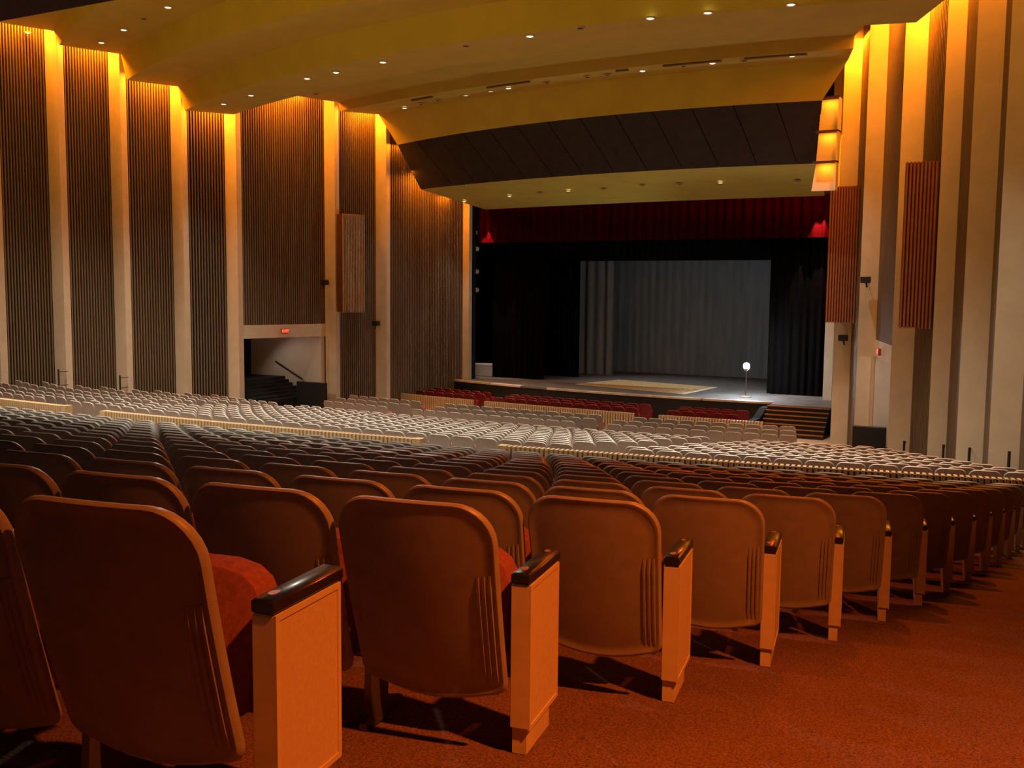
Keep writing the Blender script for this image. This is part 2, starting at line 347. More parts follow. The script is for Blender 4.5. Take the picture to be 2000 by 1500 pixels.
for i in range(len(CUR)-1):
    if CUR[i][0] == 'fb': continue
    a, c = LINES[i], LINES[i+1]; b = MB(); th = 0.06
    n = len(a); vs = a + c + [(x, y, z+th) for x, y, z in a] + [(x, y, z+th) for x, y, z in c]; fs = []
    for q in range(n-1):
        fs += [(q, q+1, n+q+1, n+q)[::-1], (2*n+q, 2*n+q+1, 3*n+q+1, 3*n+q)]
    fs += [(0, n, 3*n, 2*n), (n-1, 2*n-1, 4*n-1, 3*n-1)[::-1]]
    b.add(vs, fs)
    up = abs(CUR[i][3]-CUR[i+1][3]) > .2
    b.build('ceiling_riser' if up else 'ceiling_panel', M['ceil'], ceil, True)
# lighting slots in the ceiling strip
for x0, x1 in ((-11.51,-9.59),(-8.85,-6.95),(-13.19,-12.75),(-22.4,-21.25),(-18.5,-16.6)):
    b = MB(); xs = np.linspace(x0, x1, 6)
    for p, q in zip(xs[:-1], xs[1:]):
        fy = lambda x, o: 31.98 + .0136*(x+12)**2 + o
        b.add([(p,fy(p,0),7.445),(q,fy(q,0),7.445),(q,fy(q,.13),7.445),(p,fy(p,.13),7.445),(p,fy(p,0),7.40),(q,fy(q,0),7.40),(q,fy(q,.13),7.40),(p,fy(p,.13),7.40)], [(7,6,5,4),(0,1,5,4),(1,2,6,5),(2,3,7,6),(3,0,4,7)])
    b.build('slot_rail', M['slotpaint'], ceil)
# dark fascia panel over the stage, with seams
fas = thing('acoustic_fascia', 'long dark leaning acoustic fascia curving above the stage opening', 'fascia', (0,0,0))
top, bot = LINES[2], LINES[1]
NP = 13
for k in range(NP):
    i0 = k*39/NP; i1 = (k+1)*39/NP; b = MB()
    def at(l, s):
        i = min(int(s), 38); f = s - i; return Vector(l[i]).lerp(Vector(l[i+1]), f)
    g = .06; s = np.linspace(i0+g*.5, i1-g*.5, 4)
    sl = [min(39, v + (1.7 if 0 < k else 1.7*(v-i0)/(i1-i0)) * (1 if k < NP-1 else (39-v)/3)) for v in s]
    fr = [at(bot, v) for v in sl]; tp = [at(top, v) for v in s]
    n = Vector((0, -.75, -.6)).normalized()
    b.loft([[p - n*.1 for p in fr], fr, tp, [p - n*.1 for p in tp]], closed=False)
    b.build('fascia_panel', M['fascia'], fas)
b = MB(); b.loft([[Vector(p) + Vector((0,.06,.04)) for p in bot], [Vector(p) + Vector((0,.06,.04)) for p in top]], closed=False); b.build('fascia_backing', M['seam'], fas)
# balcony overhang, edge seen at the top left
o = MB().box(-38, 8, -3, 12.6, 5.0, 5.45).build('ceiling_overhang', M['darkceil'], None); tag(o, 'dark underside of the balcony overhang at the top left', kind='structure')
# lit shelves in the slot at the right end of the fascia
sh = struct('trim_1', 'three lit shelves beside the right end of the dark fascia')
for i, (za, zb, xa, xb, xc) in enumerate([(6.40, 5.36, -6.9, -6.28, -6.95), (5.32, 4.37, -6.95, -6.30, -7.0), (4.33, 3.43, -7.0, -6.32, -7.12)]):
    bq = MB(); bq.add([(xa,34.62,za),(xb,34.62,za),(xb,34.62,zb),(xc,34.62,zb),(xa,34.72,za),(xb,34.72,za),(xb,34.72,zb),(xc,34.72,zb)], [(3,2,1,0),(4,5,6,7),(0,1,5,4),(1,2,6,5),(2,3,7,6),(3,0,4,7)])
    bq.build('lit_panel', M['cream'], sh)
    MB().box(xa-.05, xb+.03, 34.25, 34.72, za, za+.035).build('shelf', M['darkceil'], sh)
    MB().box(xb-.01, xb+.03, 34.30, 34.72, zb, za).build('side_board', M['cream'], sh)
    light('AREA', 'shelf_lamp', ((xa+xb)/2, 34.40, za-.03), 9, ORANGE, ((xa+xb)/2, 34.55, za-1), shape='RECTANGLE', size=.45, size_y=.08)

# cove lamps hidden in the slots above the ceiling edges, one per wall bay
ZC_BAY = [4.9, 7.5, 7.9, 6.9, 7.7, 8.6, 9.05, 9.05]
for j in range(8):
    y, xi, w = CORN[j]; y1, x1, w1 = CORN[j+1]; L = y - y1
    for side in (-1, 1):
        X = (xi - w + x1)/2 + .30; z = ZC_BAY[j] + .35; e = 200*L/2.0
        if j == 0: e *= .35
        if side > 0: z += .9; e *= 1.3
        a = light('AREA', 'cove_lamp', (mx(X,side), (y+y1)/2, z), e, ORANGE, shape='RECTANGLE', size=.12, size_y=L*.8)
        a.rotation_euler = (0, R(8)*side, 0)
        # lamp facing the fin
        f = light('AREA', 'cove_lamp', (mx(xi-.2,side), y-.45, z+.1), 16 if j else 6, ORANGE, (mx(xi-.3,side), y-.1, z-1.0), shape='RECTANGLE', size=.5, size_y=.1)

for x, y, z in ((-25.62,37.2,6.45), (-25.35,38.4,5.35), (-25.05,40.2,4.45)):
    a = light('AREA', 'cove_lamp', (x, y, z), 26, ORANGE, shape='RECTANGLE', size=.12, size_y=1.0)
    a.rotation_euler = (0, R(-10), 0)

# ------------------------------------------------------------------ downlight fittings
def downlight(x, y, z, state, tilt=0):
    r = {'on': .12, 'dim': .11, 'off': .11}[state]
    word = {'on': 'bright', 'dim': 'dim', 'off': 'unlit dark'}[state]
    return r, word
DIM_B = {0, 1, 3}
fits = []
for x, y in DOWN_R3: fits.append((x, y, 6.75, 'on', 'middle'))
for x, y in [(-14.48,24.34),(-10.88,24.01),(-22.63,27.92)]: fits.append((x, y, 6.75, 'off', 'middle'))
for i, (x, y) in enumerate(DOWN_B): fits.append((x, y, 7.45, 'dim' if i in (1,2) else 'on', 'strip'))
for x, y in [(-22.48,34.29),(-21.46,33.94),(-16.12,32.75),(-14.44,32.51),(-13.68,32.51),(-10.92,32.36),(-8.93,32.43)]: fits.append((x, y, 7.45, 'off', 'strip'))
for x, y in DOWN_R5: fits.append((x, y, 8.5, 'on', 'upper left'))
fits.append((-25.65,23.19,8.5,'off','upper left')); fits.append((-32.2,23.9,8.95,'on','topmost'))
for x, y, z in DOWN_SOF: fits.append((x, y, z, 'on', 'stage-front'))
for x, y, z in [(-19.31,38.72,4.23),(-16.17,38.27,4.24),(-14.35,37.85,4.27),(-12.82,37.84,4.26),(-8.4,38.27,4.23)]: fits.append((x, y, z, 'off', 'stage-front'))
cnt = {}
order = sorted(range(len(fits)), key=lambda i: (fits[i][4], fits[i][3] == 'off', fits[i][0]))
DL = {}
for st in ('on','dim','off'):
    ring = MB().lathe([(.095,0),(.13,-.004),(.135,-.03),(.115,-.045),(.09,-.02)], n=14).mesh('ring', M['trimring'], True)
    lens = MB().lathe([(.094,.0),(.094,-.022),(.075,-.040),(.04,-.050)], n=14).mesh('lens', M['lampon' if st=='on' else 'lampdim' if st=='dim' else 'lampoff'], True)
    DL[st] = (ring, lens)
for i in order:
    x, y, z, st, band = fits[i]; key = (band, st == 'off'); cnt[key] = cnt.get(key, 0) + 1
    w = {'on':'lit','dim':'dimly lit','off':'dark unlit'}[st]; pool = 'unlit' if st == 'off' else 'lit'
    t = thing('downlight', f'{w} ceiling downlight, {ordinal(cnt[key])} {pool} one from left in the {band} band', 'ceiling light', (x, y, z+.005-(.03 if band == 'stage-front' else 0)), 0, 'ceiling downlights')
    link('trim_ring', DL[st][0], t); tag(link('lens', DL[st][1], t), {'on':'glowing white lens','dim':'dim yellow lens','off':'dark lens'}[st])

# ------------------------------------------------------------------ stage
def lip(x): return 39.4 + .0125*(x+13)**2
st = struct('stage', 'dark grey stage platform with black curved front and pale lip')
xs = list(np.linspace(-27.5, -9.3, 40))
poly = [(x, lip(x)) for x in xs] + [(-9.3, 38.95), (-7.0, 38.95), (-7.0, 42.3), (-2, 42.3), (-2, 53.9), (-30.8, 53.9), (-30.8, 42.3), (-27.5, 42.3)]
MB().prism(poly, -5.5, -4.3).build('platform', [M['stage']], st)
b = MB(); b.loft([[(x, lip(x)-.03, -5.44) for x in xs], [(x, lip(x)-.03, -4.36) for x in xs]], closed=False); b.build('apron_face', M['black'], st)
def nosing(x0, x1, m, w=.22):
    q = np.linspace(x0, x1, 10)
    MB().loft([[(x, lip(x)+w, -4.30) for x in q], [(x, lip(x)+w, -4.285) for x in q], [(x, lip(x)-.06, -4.285) for x in q], [(x, lip(x)-.06, -4.36) for x in q]], closed=False).build('nosing_strip', m, st)
nosing(-27.3, -22.75, M['nosing']); nosing(-22.7, -20.9, M['whitetape'], .3); nosing(-20.85, -19.5, M['stage'], .1); nosing(-19.45, -12.2, M['nosing']); nosing(-12.15, -9.35, M['nosing'], .28)
# steps at the right of the stage
sp = thing('stage_steps', 'dark stage steps with orange nosings at the right', 'steps', (-8.15, 38, -5.335))
for k in range(7):
    z1 = -4.3 - k*.146; y0 = 38.75 - .2*k
    MB().box(-1.15, 1.2, y0-.2-38, .95, max(0, z1-.146+5.335-.001), z1+5.335-.02).build('step', M['black'], sp)
    MB().box(-1.15, 1.2, y0-.22-38, y0-.13-38, z1+5.335-.035, z1+5.335+.005).build('step_nosing', M['tread'], sp)
b = MB(); w = [(39.2,-4.42),(38.6,-4.42),(37.6,-4.72),(36.9,-4.72),(36.9,-5.34),(39.2,-5.34)]
b.loft([[(-9.62, y, z) for y, z in w], [(-9.34, y, z) for y, z in w]], cap0=True, cap1=True)
o = b.build('parapet_wall', M['flatblack'], None); tag(o, 'low black sloping parapet beside the stage steps', 'parapet')
# drapes
def drape(name, x0, x1, y, z0, z1, m, label, cat='curtain', amp=.05, per=.32, rz=0, group=None):
    n = max(8, int(abs(x1-x0)/per*8)); b = MB(); L = x1 - x0
    prof = [(x0 + L*i/n, y + amp*math.sin(2*math.pi*i/8 + .6*math.sin(i*.13)) * (1+.3*math.sin(i*.37))) for i in range(n+1)]
    zz = [z0, z0+.12, (z0+z1)/2, z1]
    b.loft([[(px, py, z) for px, py in prof] for z in zz] + [[(px, py+.03, z) for px, py in prof] for z in reversed(zz)], closed=False)
    o = b.build(name, m, None, True); tag(o, label, cat, group); return o
drape('house_valance', -24.5, -7.85, 42.35, 2.32, 4.05, M['redcurt'], 'dark red pleated valance hanging across the top of the stage opening', amp=.07, per=.4)
drape('border_curtain', -26.5, -6.5, 44.0, 1.46, 4.8, M['velour'], 'black border curtain behind the red valance', amp=.03)
drape('leg_curtain', -24.3, -21.43, 43.6, -4.28, 4.2, M['velour'], 'wide black leg curtain nearest the left of the stage opening')
drape('leg_curtain', -23.4, -20.65, 46.0, -4.28, 4.5, M['velour'], 'second black leg curtain on the left, deeper on the stage')
drape('leg_curtain', -22.4, -19.55, 48.0, -4.28, 4.5, M['drop'], 'grey lit leg curtain left of the grey backdrop', amp=.06, per=.5)
drape('leg_curtain', -10.42, -7.2, 43.0, -4.28, 4.2, M['velour'], 'wide black leg curtain at the right of the stage opening')
drape('backdrop', -21.5, -9.5, 50.4, -4.28, 4.5, M['drop'], 'large grey backdrop cloth at the rear of the stage', amp=.02, per=.45)
# rug
rg = thing('rug', 'large pale yellow patterned rug lying on the stage floor', 'rug', (-16.1, 43.4, -4.3))
P = [Vector((-13.4,40.8)), Vector((-13.05,44.6)), Vector((-18.3,45.7)), Vector((-19.2,42.4))]; cc = sum(P, Vector((0,0)))/4
def ring(s): return [(p - Vector((-16.1,43.4)))*1.0 for p in [cc + (q-cc)*s for q in P]]
def flat(poly, z, name, m):
    b = MB(); b.prism([(p.x, p.y) for p in poly], .0, z); b.build(name, m, rg)
flat(ring(1.0), .012, 'border', M['rugedge']); flat(ring(.90), .016, 'band', M['rugband']); flat(ring(.86), .02, 'field', M['rug'])
# ghost light
gl = thing('ghost_light', 'bare glowing bulb on a slim stand at the right of the stage', 'lamp', (-10.8, 41.0, -4.3))
MB().lathe([(.24,0),(.24,.03),(.06,.06),(.03,.08)], n=20).build('base', M['nosing'], gl, True)
MB().tube((0,0,.05),(0,0,1.12),.022).build('pole', M['steel'], gl, True)
b = MB()
for i in range(6):
    a = i*math.pi/3; pr = [(.045,1.10),(.12,1.2),(.14,1.30),(.10,1.42),(.0,1.46)]
    for (r0,z0),(r1,z1) in zip(pr[:-1],pr[1:]): b.tube((r0*math.cos(a),r0*math.sin(a),z0),(r1*math.cos(a),r1*math.sin(a),z1),.006,n=5)
b.build('wire_cage', M['steel'], gl)
MB().tube((0,0,1.12),(0,0,1.2),.035).build('socket', M['metal'], gl, True)
MB().lathe([(.03,1.19),(.10,1.26),(.135,1.32),(.11,1.39),(.03,1.42)], n=16).build('bulb', M['bulb'], gl, True)
# pale box in the left wing
o = MB().box(-25.9,-24.35,43.7,44.5,-4.3,-3.68,.03).build('storage_box', M['whitebox'], None); tag(o, 'pale grey box in the left wing of the stage', 'box')
bm = thing('lighting_boom', 'thin pole with small lanterns behind the left edge of the stage opening', 'stage light', (-25.0, 43.0, -4.3))
MB().tube((0,0,0),(0,0,7.6),.03).build('pole', M['metal'], bm, True)
for z in (7.2, 6.4, 5.3, 4.4):
    l = MB().tube((.05,-.05,z),(.28,-.28,z-.06),.08,.11,12).build('lantern', M['steel'], bm, True)

# ------------------------------------------------------------------ seats
PIT, BW = .5676, .55
def outline(n=44, w=BW, z0=.20, z1=.892, taper=.012, rt=.125, rb=.05):
    """rounded back outline in local (x,z); narrower at the bottom, bottom edge sagging"""
    pts = []
    h = w/2
    def corner(cx, cz, r, a0, a1, k):
        for i in range(k+1):
            a = a0 + (a1-a0)*i/k; pts.append((cx + r*math.cos(a), cz + r*math.sin(a)))
    k = 7
    corner(h-rt, z1-rt, rt, 0, math.pi/2, k)
    for i in range(1, 5): pts.append((h-rt - (2*h-2*rt)*i/5, z1))
    corner(-h+rt, z1-rt, rt, math.pi/2, math.pi, k)
    hb = h - taper
    for i in range(1, 5): pts.append((-h + taper*i/5*1.0, z1-rt - (z1-rt-z0-rb-.02)*i/5))
    corner(-hb+rb, z0+rb+.02, rb, math.pi, 1.5*math.pi, 4)
    for i in range(1, 6):
        t = i/6; x = (-hb+rb)*(1-t) + (hb-rb)*t; pts.append((x, z0+.02 - .035*math.sin(math.pi*t)))
    corner(hb-rb, z0+rb+.02, rb, 1.5*math.pi, 2*math.pi, 4)
    for i in range(1, 5): pts.append((hb + taper*i/5, z0+rb+.02 + (z1-rt-z0-rb-.02)*i/5))
    return pts
def back_y(x, z):                               # recline and a slight bulge to the rear
    return -.045 - (z-.22)*.285 + .024*((x/.275)**2) - .026 - .012*max(0, 1-((z-.5)/.38)**2)
def shell_mesh(name, m, lod=0):
    out = outline()
    if lod: out = out[::2]
    cx, cz = 0, .546
    def loop(s, dy): return [((x)*s[0], back_y(x*s[0], cz+(z-cz)*s[1]) + dy, cz+(z-cz)*s[1]) for x, z in out]
    def ins(d): return ((.275-d)/.275, (.346-d)/.346)
    b = MB()
    if lod:
        L = [loop(ins(.03), .03), loop(ins(0), .014), loop(ins(.012), -.012), loop(ins(.05), -.004)]
        b.loft(L, cap0=True, cap1=True)
    else:
        L = [loop(ins(.02), .032), loop(ins(.004), .026), loop(ins(0), .014), loop(ins(.002), .003), loop(ins(.008), -.004), loop(ins(.015), -.004), loop(ins(.021), -.0005), loop(ins(.05), -.001), loop(ins(.09), -.002), loop(ins(.14), -.003), loop(ins(.20), -.004), loop(ins(.25), -.004)]
        b.loft(L, cap0=True, cap1=True)
    return b.mesh(name, m, True)
def cushion_mesh(name, m, lod=0):
    # tip-up seat, folded: a rounded slab standing on edge in front of the back
    b = MB(); n = 8 if lod else 20; rings = []
    yc = lambda z: .06 + (z-.25)*.30
    def sect(s, dy):
        pts = []; w, z0, z1 = .225, .25, .655
        for i in range(n):
            a = 2*math.pi*i/n + math.pi/n; e = .62
            x = math.copysign(abs(math.cos(a))**e, math.cos(a))*w*s; z = (z0+z1)/2 + math.copysign(abs(math.sin(a))**e, math.sin(a))*(z1-z0)/2*s
            pts.append((x, yc(z)+dy, z))
        return pts
    b.loft([sect(.80,-.055), sect(.95,-.045), sect(1,-.015), sect(1,.03), sect(.93,.055), sect(.7,.06)][::1], cap0=True, cap1=True)
    return b.mesh(name, m, True)
def pan_mesh(m):
    b = MB(); yc = lambda z: .06 + (z-.25)*.30
    pr = [(-.225,.27),(.225,.27),(.225,.5),(.14,.60),(-.14,.60),(-.225,.5)]
    b.loft([[(x, yc(z)+.05, z) for x, z in pr], [(x*.98, yc(z)+.075, z) for x, z in pr], [(x*.8, yc(z)+.085, .46+(z-.46)*.8) for x, z in pr]], cap0=True, cap1=True)
    return b.mesh('seat_pan', m, True)
def standard_mesh(m):
    b = MB(); x = -PIT/2
    pr = [(-.03,0),(.26,0),(.26,.03),(.14,.07),(.17,.40),(.25,.585),(.0,.585),(.02,.30),(.0,.06),(-.03,.03)]
    b.loft([[(x-.013, y, z) for y, z in pr], [(x+.013, y, z) for y, z in pr]], cap0=True, cap1=True)
    return b.mesh('standard', m)
def arm_mesh(m, x): 
    b = MB(); b.box(x-.033, x+.033, -.005, .335, .583, .622, .007); return b.mesh('armrest', m, True)
def panel_mesh(m):
    b = MB(); x0, x1 = PIT/2-.034, PIT/2+.030; b.box(x0, x1, .0, .315, .09, .583, .006)
    # raised frame round the inset on the aisle side
    f = .016; X0, X1 = x1-.001, x1+.006
    for a in ((.0,.315,.09,.09+f),(.0,.315,.583-f,.583),(.0,f,.09+f,.583-f),(.315-f,.315,.09+f,.583-f)): b.box(X0, X1, *a)
    return b.mesh('aisle_panel', m)
def inset_mesh(m): b = MB(); b.box(PIT/2+.0295, PIT/2+.0325, .016, .299, .106, .567); return b.mesh('inset_cloth', m)
def plinth_mesh(m): b = MB(); b.box(PIT/2-.030, PIT/2+.020, .015, .265, 0, .091); return b.mesh('plinth', m)
def patch_mesh(m, y, w, l, x=PIT/2):
    b = MB(); random.seed(int(y*1000)); p = [(x-.004+w*math.cos(a)*(.8+.3*random.random()), y+l*math.sin(a)*(.8+.3*random.random())) for a in np.linspace(0, 2*math.pi, 11)[:-1]]
    b.prism(p, .621, .6235); return b.mesh('worn_patch', m)
def flute_mesh(m, s):
    b = MB()
    for k in range(1):
        pass
    return None
def flutes(m):
    out = []
    for s in (1,):
        for k in range(3):
            b = MB(); loops = []
            for z in np.linspace(.66 - .004*k, .27, 9):
                hw = .275 - .012*max(0, min(1, (.757-z)/.47)); x = s*(hw - .028 - .019*k); y = back_y(x, z) - .001
                e = .007 if .28 < z < .65 else .002
                loops.append([(x-.0075, y+.006, z), (x-.004, y-e*.9, z), (x+.004, y-e*.9, z), (x+.0075, y+.006, z)])
            b.loft(loops, closed=False); out.append(b.mesh('back_flute', m, True))
    return out
ME = dict(back=shell_mesh('backrest', M['shell']), cush=cushion_mesh('seat_cushion', M['cushion']), pan=pan_mesh(M['shell']), std=standard_mesh(M['iron']),
          arm=arm_mesh(M['arm'], -PIT/2), earm=arm_mesh(M['arm'], PIT/2), panel=panel_mesh(M['panel']), inset=inset_mesh(M['inset']), plinth=plinth_mesh(M['panel']),
          backlo=shell_mesh('backrest', M['shell'], 1), cushlo=cushion_mesh('seat_cushion', M['cushion'], 1),
          redback=shell_mesh('backrest', M['redshell'], 1), redcush=cushion_mesh('seat_cushion', M['redcush'], 1),
          patch1=patch_mesh(M['worn'], .055, .014, .022), patch2=patch_mesh(M['worn'], .30, .012, .016))
FL = flutes(M['shell'])

class Seat: pass
seats = []
def add_row(r, x_hi, x_lo, rowname, key, end_right=False, gaps=(), exact=None):
    th0 = math.asin((x_hi-CX)/r); k = 0; s = PIT/2
    while True:
        th = th0 - (s)/r; x = CX + r*math.sin(th); y = CY - r*math.cos(th)
        if x < x_lo: break
        s += PIT; k += 1
        if any(a < x < b for a, b in gaps): continue
        q = Seat(); q.x, q.y, q.z, q.th, q.k, q.row, q.key, q.end = x, y, floor_z(x, y), th, k, rowname, key, end_right and k == 1
        seats.append(q)
for n in range(1, 15):
    X, Y, Z = row_end(n); r = math.hypot(X-CX, Y-CY)
    add_row(r, X, max(-36, wl(max(Y, 10.6)) + 1.6), n, 'near', True)
for i in range(11):
    Yc = 18.4 + .97*i; r = 101 - Yc; xr = -32.4 - wl(Yc+1.2) - .9
    add_row(r, xr, wl(Yc + (1.2 if Yc < 25 else .8)) + .75, i+1, 'mid', False, gaps=((-8.6,-7.5),(-25.0,-23.9)))
for i in range(3):
    r = 101 - 31.25 - 1.12*i
    add_row(r, -6.7 - .25*i, -25.6 + .0*i, i+1, 'front', False, gaps=((-21.9,-20.7),(-13.9,-12.9)))
# which are in view, largest first
fwd, rt3, up3 = _fw, _rt2, _up2
def px(x, y, z):
    P = Vector((x, y, z)); d = P.dot(fwd)
    return (1000 + 1950*P.dot(rt3)/d, 750 - 1950*P.dot(up3)/d, d) if d > .3 else (-9999, 0, d)
vis = []
for q in seats:
    p = px(q.x, q.y, q.z + .8); q.p = p; q.d = p[2]
    if -120 < p[0] < 2060: vis.append(q)
vis.sort(key=lambda q: q.d)
indiv, rest = vis[:300], vis[300:]
def seat_obj(q, i):
    hi = q.d < 11
    if q.key == 'near':
        if q.end: lab = f'aisle-end theatre seat with black armrest and cream side panel, {ordinal(q.row)} row from the camera'
        else: lab = f'tan-backed theatre seat, {ordinal(q.k)} from the carpeted aisle in the {ordinal(q.row)} row'
        grp = 'seats of the rear block'
    else:
        lab = f'tan-backed theatre seat, {ordinal(q.k)} from the right wall, {ordinal(q.row)} row beyond the slatted wall'
        grp = 'seats beyond the slatted wall'
    t = thing('theatre_chair', lab, 'seat', (q.x, q.y, q.z), q.th, grp)
    bk = link('backrest', ME['back'] if hi else ME['backlo'], t)
    if q.d < 9:
        for f in FL: link('flute', f, bk)
    tag(link('seat_cushion', ME['cush'] if hi else ME['cushlo'], t), 'dull red upholstered tip-up cushion')
    if hi: link('seat_pan', ME['pan'], t)
    link('standard', ME['std'], t); link('armrest', ME['arm'], t)
    if q.end:
        pn = tag(link('aisle_panel', ME['panel'], t), 'cream painted side panel'); link('inset_cloth', ME['inset'], pn); link('plinth', ME['plinth'], t)
        a = tag(link('armrest', ME['earm'], t), 'black worn armrest'); link('worn_patch', ME['patch1'], a)
        if q.row != 1: link('worn_patch', ME['patch2'], a)
for i, q in enumerate(indiv): seat_obj(q, i)
def bulk(lst, name, m_shell, m_cush, label):
    ts = []
    for key, mi in (('backlo',0),('cushlo',1),('std',2),('arm',3)):
        me = ME[key]; ts.append((np.array([v.co for v in me.vertices]), [tuple(p.vertices) for p in me.polygons], mi))
    V = []; F = []; MI = []; SM = []; off = 0
    for q in lst:
        c, s = math.cos(q.th), math.sin(q.th); Rm = np.array([[c,-s,0],[s,c,0],[0,0,1]])
        for v, f, mi in ts:
            V.append(v @ Rm.T + np.array([q.x, q.y, q.z])); F += [tuple(i+off for i in p) for p in f]; MI += [mi]*len(f); off += len(v)
    V = np.concatenate(V); c0 = V.mean(0); c0[2] = V[:,2].min()
    me = bpy.data.meshes.new(name); me.from_pydata((V-c0).tolist(), [], F)
    for m in (m_shell, m_cush, M['iron'], M['arm']): me.materials.append(m)
    me.polygons.foreach_set('material_index', MI); me.polygons.foreach_set('use_smooth', [True]*len(F)); me.set_sharp_from_angle(angle=R(38)); me.update()
    return tag(link(name, me, None, c0), label, 'seats', kind='stuff')
bulk(rest, 'theatre_chairs', M['shell'], M['cushion'], 'far rows of pale tan theatre seats filling the hall up to the stage')
# red seats in the pit
rows3 = (.75, 1.5, 2.25)
for ri, off in enumerate(rows3):
    kk = 0
    for a, b_, blk in ((-25.2,-21.5,'left'),(-20.8,-14.0,'middle'),(-12.8,-9.9,'right')):
        kk = 0; x = a + .3 + .14*(ri % 2)
        while x < b_ - .2:
            yy = 36.35 + .007*(x+12)**2 + off; th = -.014*(x+12); kk += 1
            if yy < lip(x) - .45:
                t = thing('pit_chair', f'red seat below the stage, {ordinal(kk)} from the left, row {["one","two","three"][ri]} of the {blk} pit block', 'seat', (x, yy, -5.43), -th, 'red seats in front of the stage')
                link('backrest', ME['redback'], t); link('seat_cushion', ME['redcush'], t); link('standard', ME['std'], t)
            x += PIT

# ------------------------------------------------------------------ low slatted walls
SLAT = MB().box(-.028,.028,-.09,.09,0,.78,.004).mesh('slat', M['slat'])
def low_wall(x_hi, x_lo, r, h, label, post_right, slats=True, pitch=.0925, name='low_wall', post_left=False):
    th0 = math.asin((x_hi-CX)/r); th1 = math.asin((x_lo-CX)/r); n = int((th0-th1)*r/pitch)
    thm = (th0+th1)/2; L = (CX + r*math.sin(thm), CY - r*math.cos(thm)); zb = floor_z(*L)
    t = thing(name, label, 'low wall', (L[0], L[1], zb), 0)
    core = MB(); m = 24; rings = []
    for i in range(m+1):
        th = th0 + (th1-th0)*i/m; s, c = math.sin(th), math.cos(th)
        f = lambda rr, z: (CX + rr*s - L[0], CY - rr*c - L[1], z - zb)
        z = floor_z(CX + r*s, CY - r*c)
        rings.append([f(r+.02, z-.1), f(r+.02, WTOP(h, z)-.025), f(r-.05, WTOP(h, z)-.025), f(r-.05, z-.1)])
    core.loft(rings, cap0=True, cap1=True); core.build('core', M['slatback'], t)
    if slats:
        for i in range(n):
            th = th0 + (th1-th0)*(i+.5)/n; x, y = CX + r*math.sin(th), CY - r*math.cos(th)
            zt = WTOP(h, floor_z(x, y)); o = link('slat', SLAT, t, (x-L[0], y-L[1], zt-.78-zb)); o.rotation_euler = (0,0,th)
    else:
        b = MB()
        for i in range(n):
            th = th0 + (th1-th0)*(i+.5)/n; x, y = CX + r*math.sin(th), CY - r*math.cos(th); zt = WTOP(h, floor_z(x, y))
            b.obox((x-L[0], y-L[1]), (math.cos(th), math.sin(th)), (-math.sin(th), math.cos(th)), .03, .07, zt-.6-zb, zt-zb)
        tag(b.build('slats', M['slat'], t), kind='stuff')
    for flag, th, sg in ((post_right, th0, 1), (post_left, th1, -1)):
        if flag:
            x, y = CX + r*math.sin(th), CY - r*math.cos(th); zt = WTOP(h, floor_z(x, y))
            b = MB(); b.obox((x-L[0]+.09*sg, y-L[1]+.02*sg), (math.cos(th), math.sin(th)), (-math.sin(th), math.cos(th)), .09, .10, zt-.85-zb, zt+.005-zb)
            b.build('end_post', M['slat'], t)
WTOP = lambda h, z: z + h if h > 0 else -h*-1
low_wall(2.2, -8.75, 85, -2.88, 'low slatted wall running to the right edge behind the rear seats', False, post_left=True)
low_wall(-10.75, -19.2, 85, -2.88, 'long middle slatted low wall with an end post at its right', True, post_left=True)
low_wall(-20.9, -27.5, 85, -2.86, 'short slatted low wall at the far left edge', True)
def pit_rail(x0, x1, label):
    L = ((x0+x1)/2, 36.3 + .007*((x0+x1)/2+12)**2, -5.42)
    t = thing('pit_rail', label, 'low wall', L); f = lambda x: 36.3 + .007*(x+12)**2
    xs = np.linspace(x0, x1, 16)
    MB().loft([[(x-L[0], f(x)-L[1]+.02, 0) for x in xs],[(x-L[0], f(x)-L[1]+.02, .71) for x in xs],[(x-L[0], f(x)-L[1]+.10, .71) for x in xs],[(x-L[0], f(x)-L[1]+.10, 0) for x in xs]], closed=False).build('core', M['slatback'], t)
    b = MB(); n = int((x1-x0)/.11)
    for i in range(n):
        x = x0 + (i+.5)*(x1-x0)/n; a = .014*(x+12); b.obox((x-L[0], f(x)-L[1]), (math.cos(a), math.sin(a)), (-math.sin(a), math.cos(a)), .036, .07, 0, .74)
    tag(b.build('slats', M['slat'], t), kind='stuff')
pit_rail(-25.7, -21.5, 'slatted pit rail at the left before the red seats')
pit_rail(-20.9, -13.9, 'long slatted pit rail at the middle before the red seats')
pit_rail(-12.9, -8.9, 'slatted pit rail at the right by the stage steps')

# ------------------------------------------------------------------ wall furniture
def hung_box(c, t, w, z0, z1, d, label, m='box'):
    T = np.array(t)/np.linalg.norm(t); N = np.array([T[1], -T[0]])
    o = thing('acoustic_box', label, 'wall panel', (c[0], c[1], z0), 0, 'ribbed boxes hung on the side walls')
    b = MB(); b.obox(tuple(-N*d/2), T, N, w/2, d/2-.04, 0, z1-z0); b.build('box_body', M['boxback'], o)
    b = MB(); n = int(w/.085)
    for i in range(n):
        q = T*(-w/2 + (i+.5)*w/n) - N*.03; b.obox(tuple(q), T, N, .024, .05, -.03, z1-z0+.02)
    tag(b.build('ribs', M[m], o), kind='stuff')
hung_box((-26.37,34.98), (.265,1), 1.2, -.95, 3.2, .42, 'ribbed brown box hung on the left wall beyond the doorway', 'boxlit')
hung_box((-6.24,35.8), (1,.10), .98, -.955, 3.66, .34, 'ribbed red-brown box hung beside the stage on the right wall')
hung_box((-3.05,28.6), (1,.05), .82, -.86, 3.48, .40, 'ribbed red-brown box hung nearer the seats on the right wall')
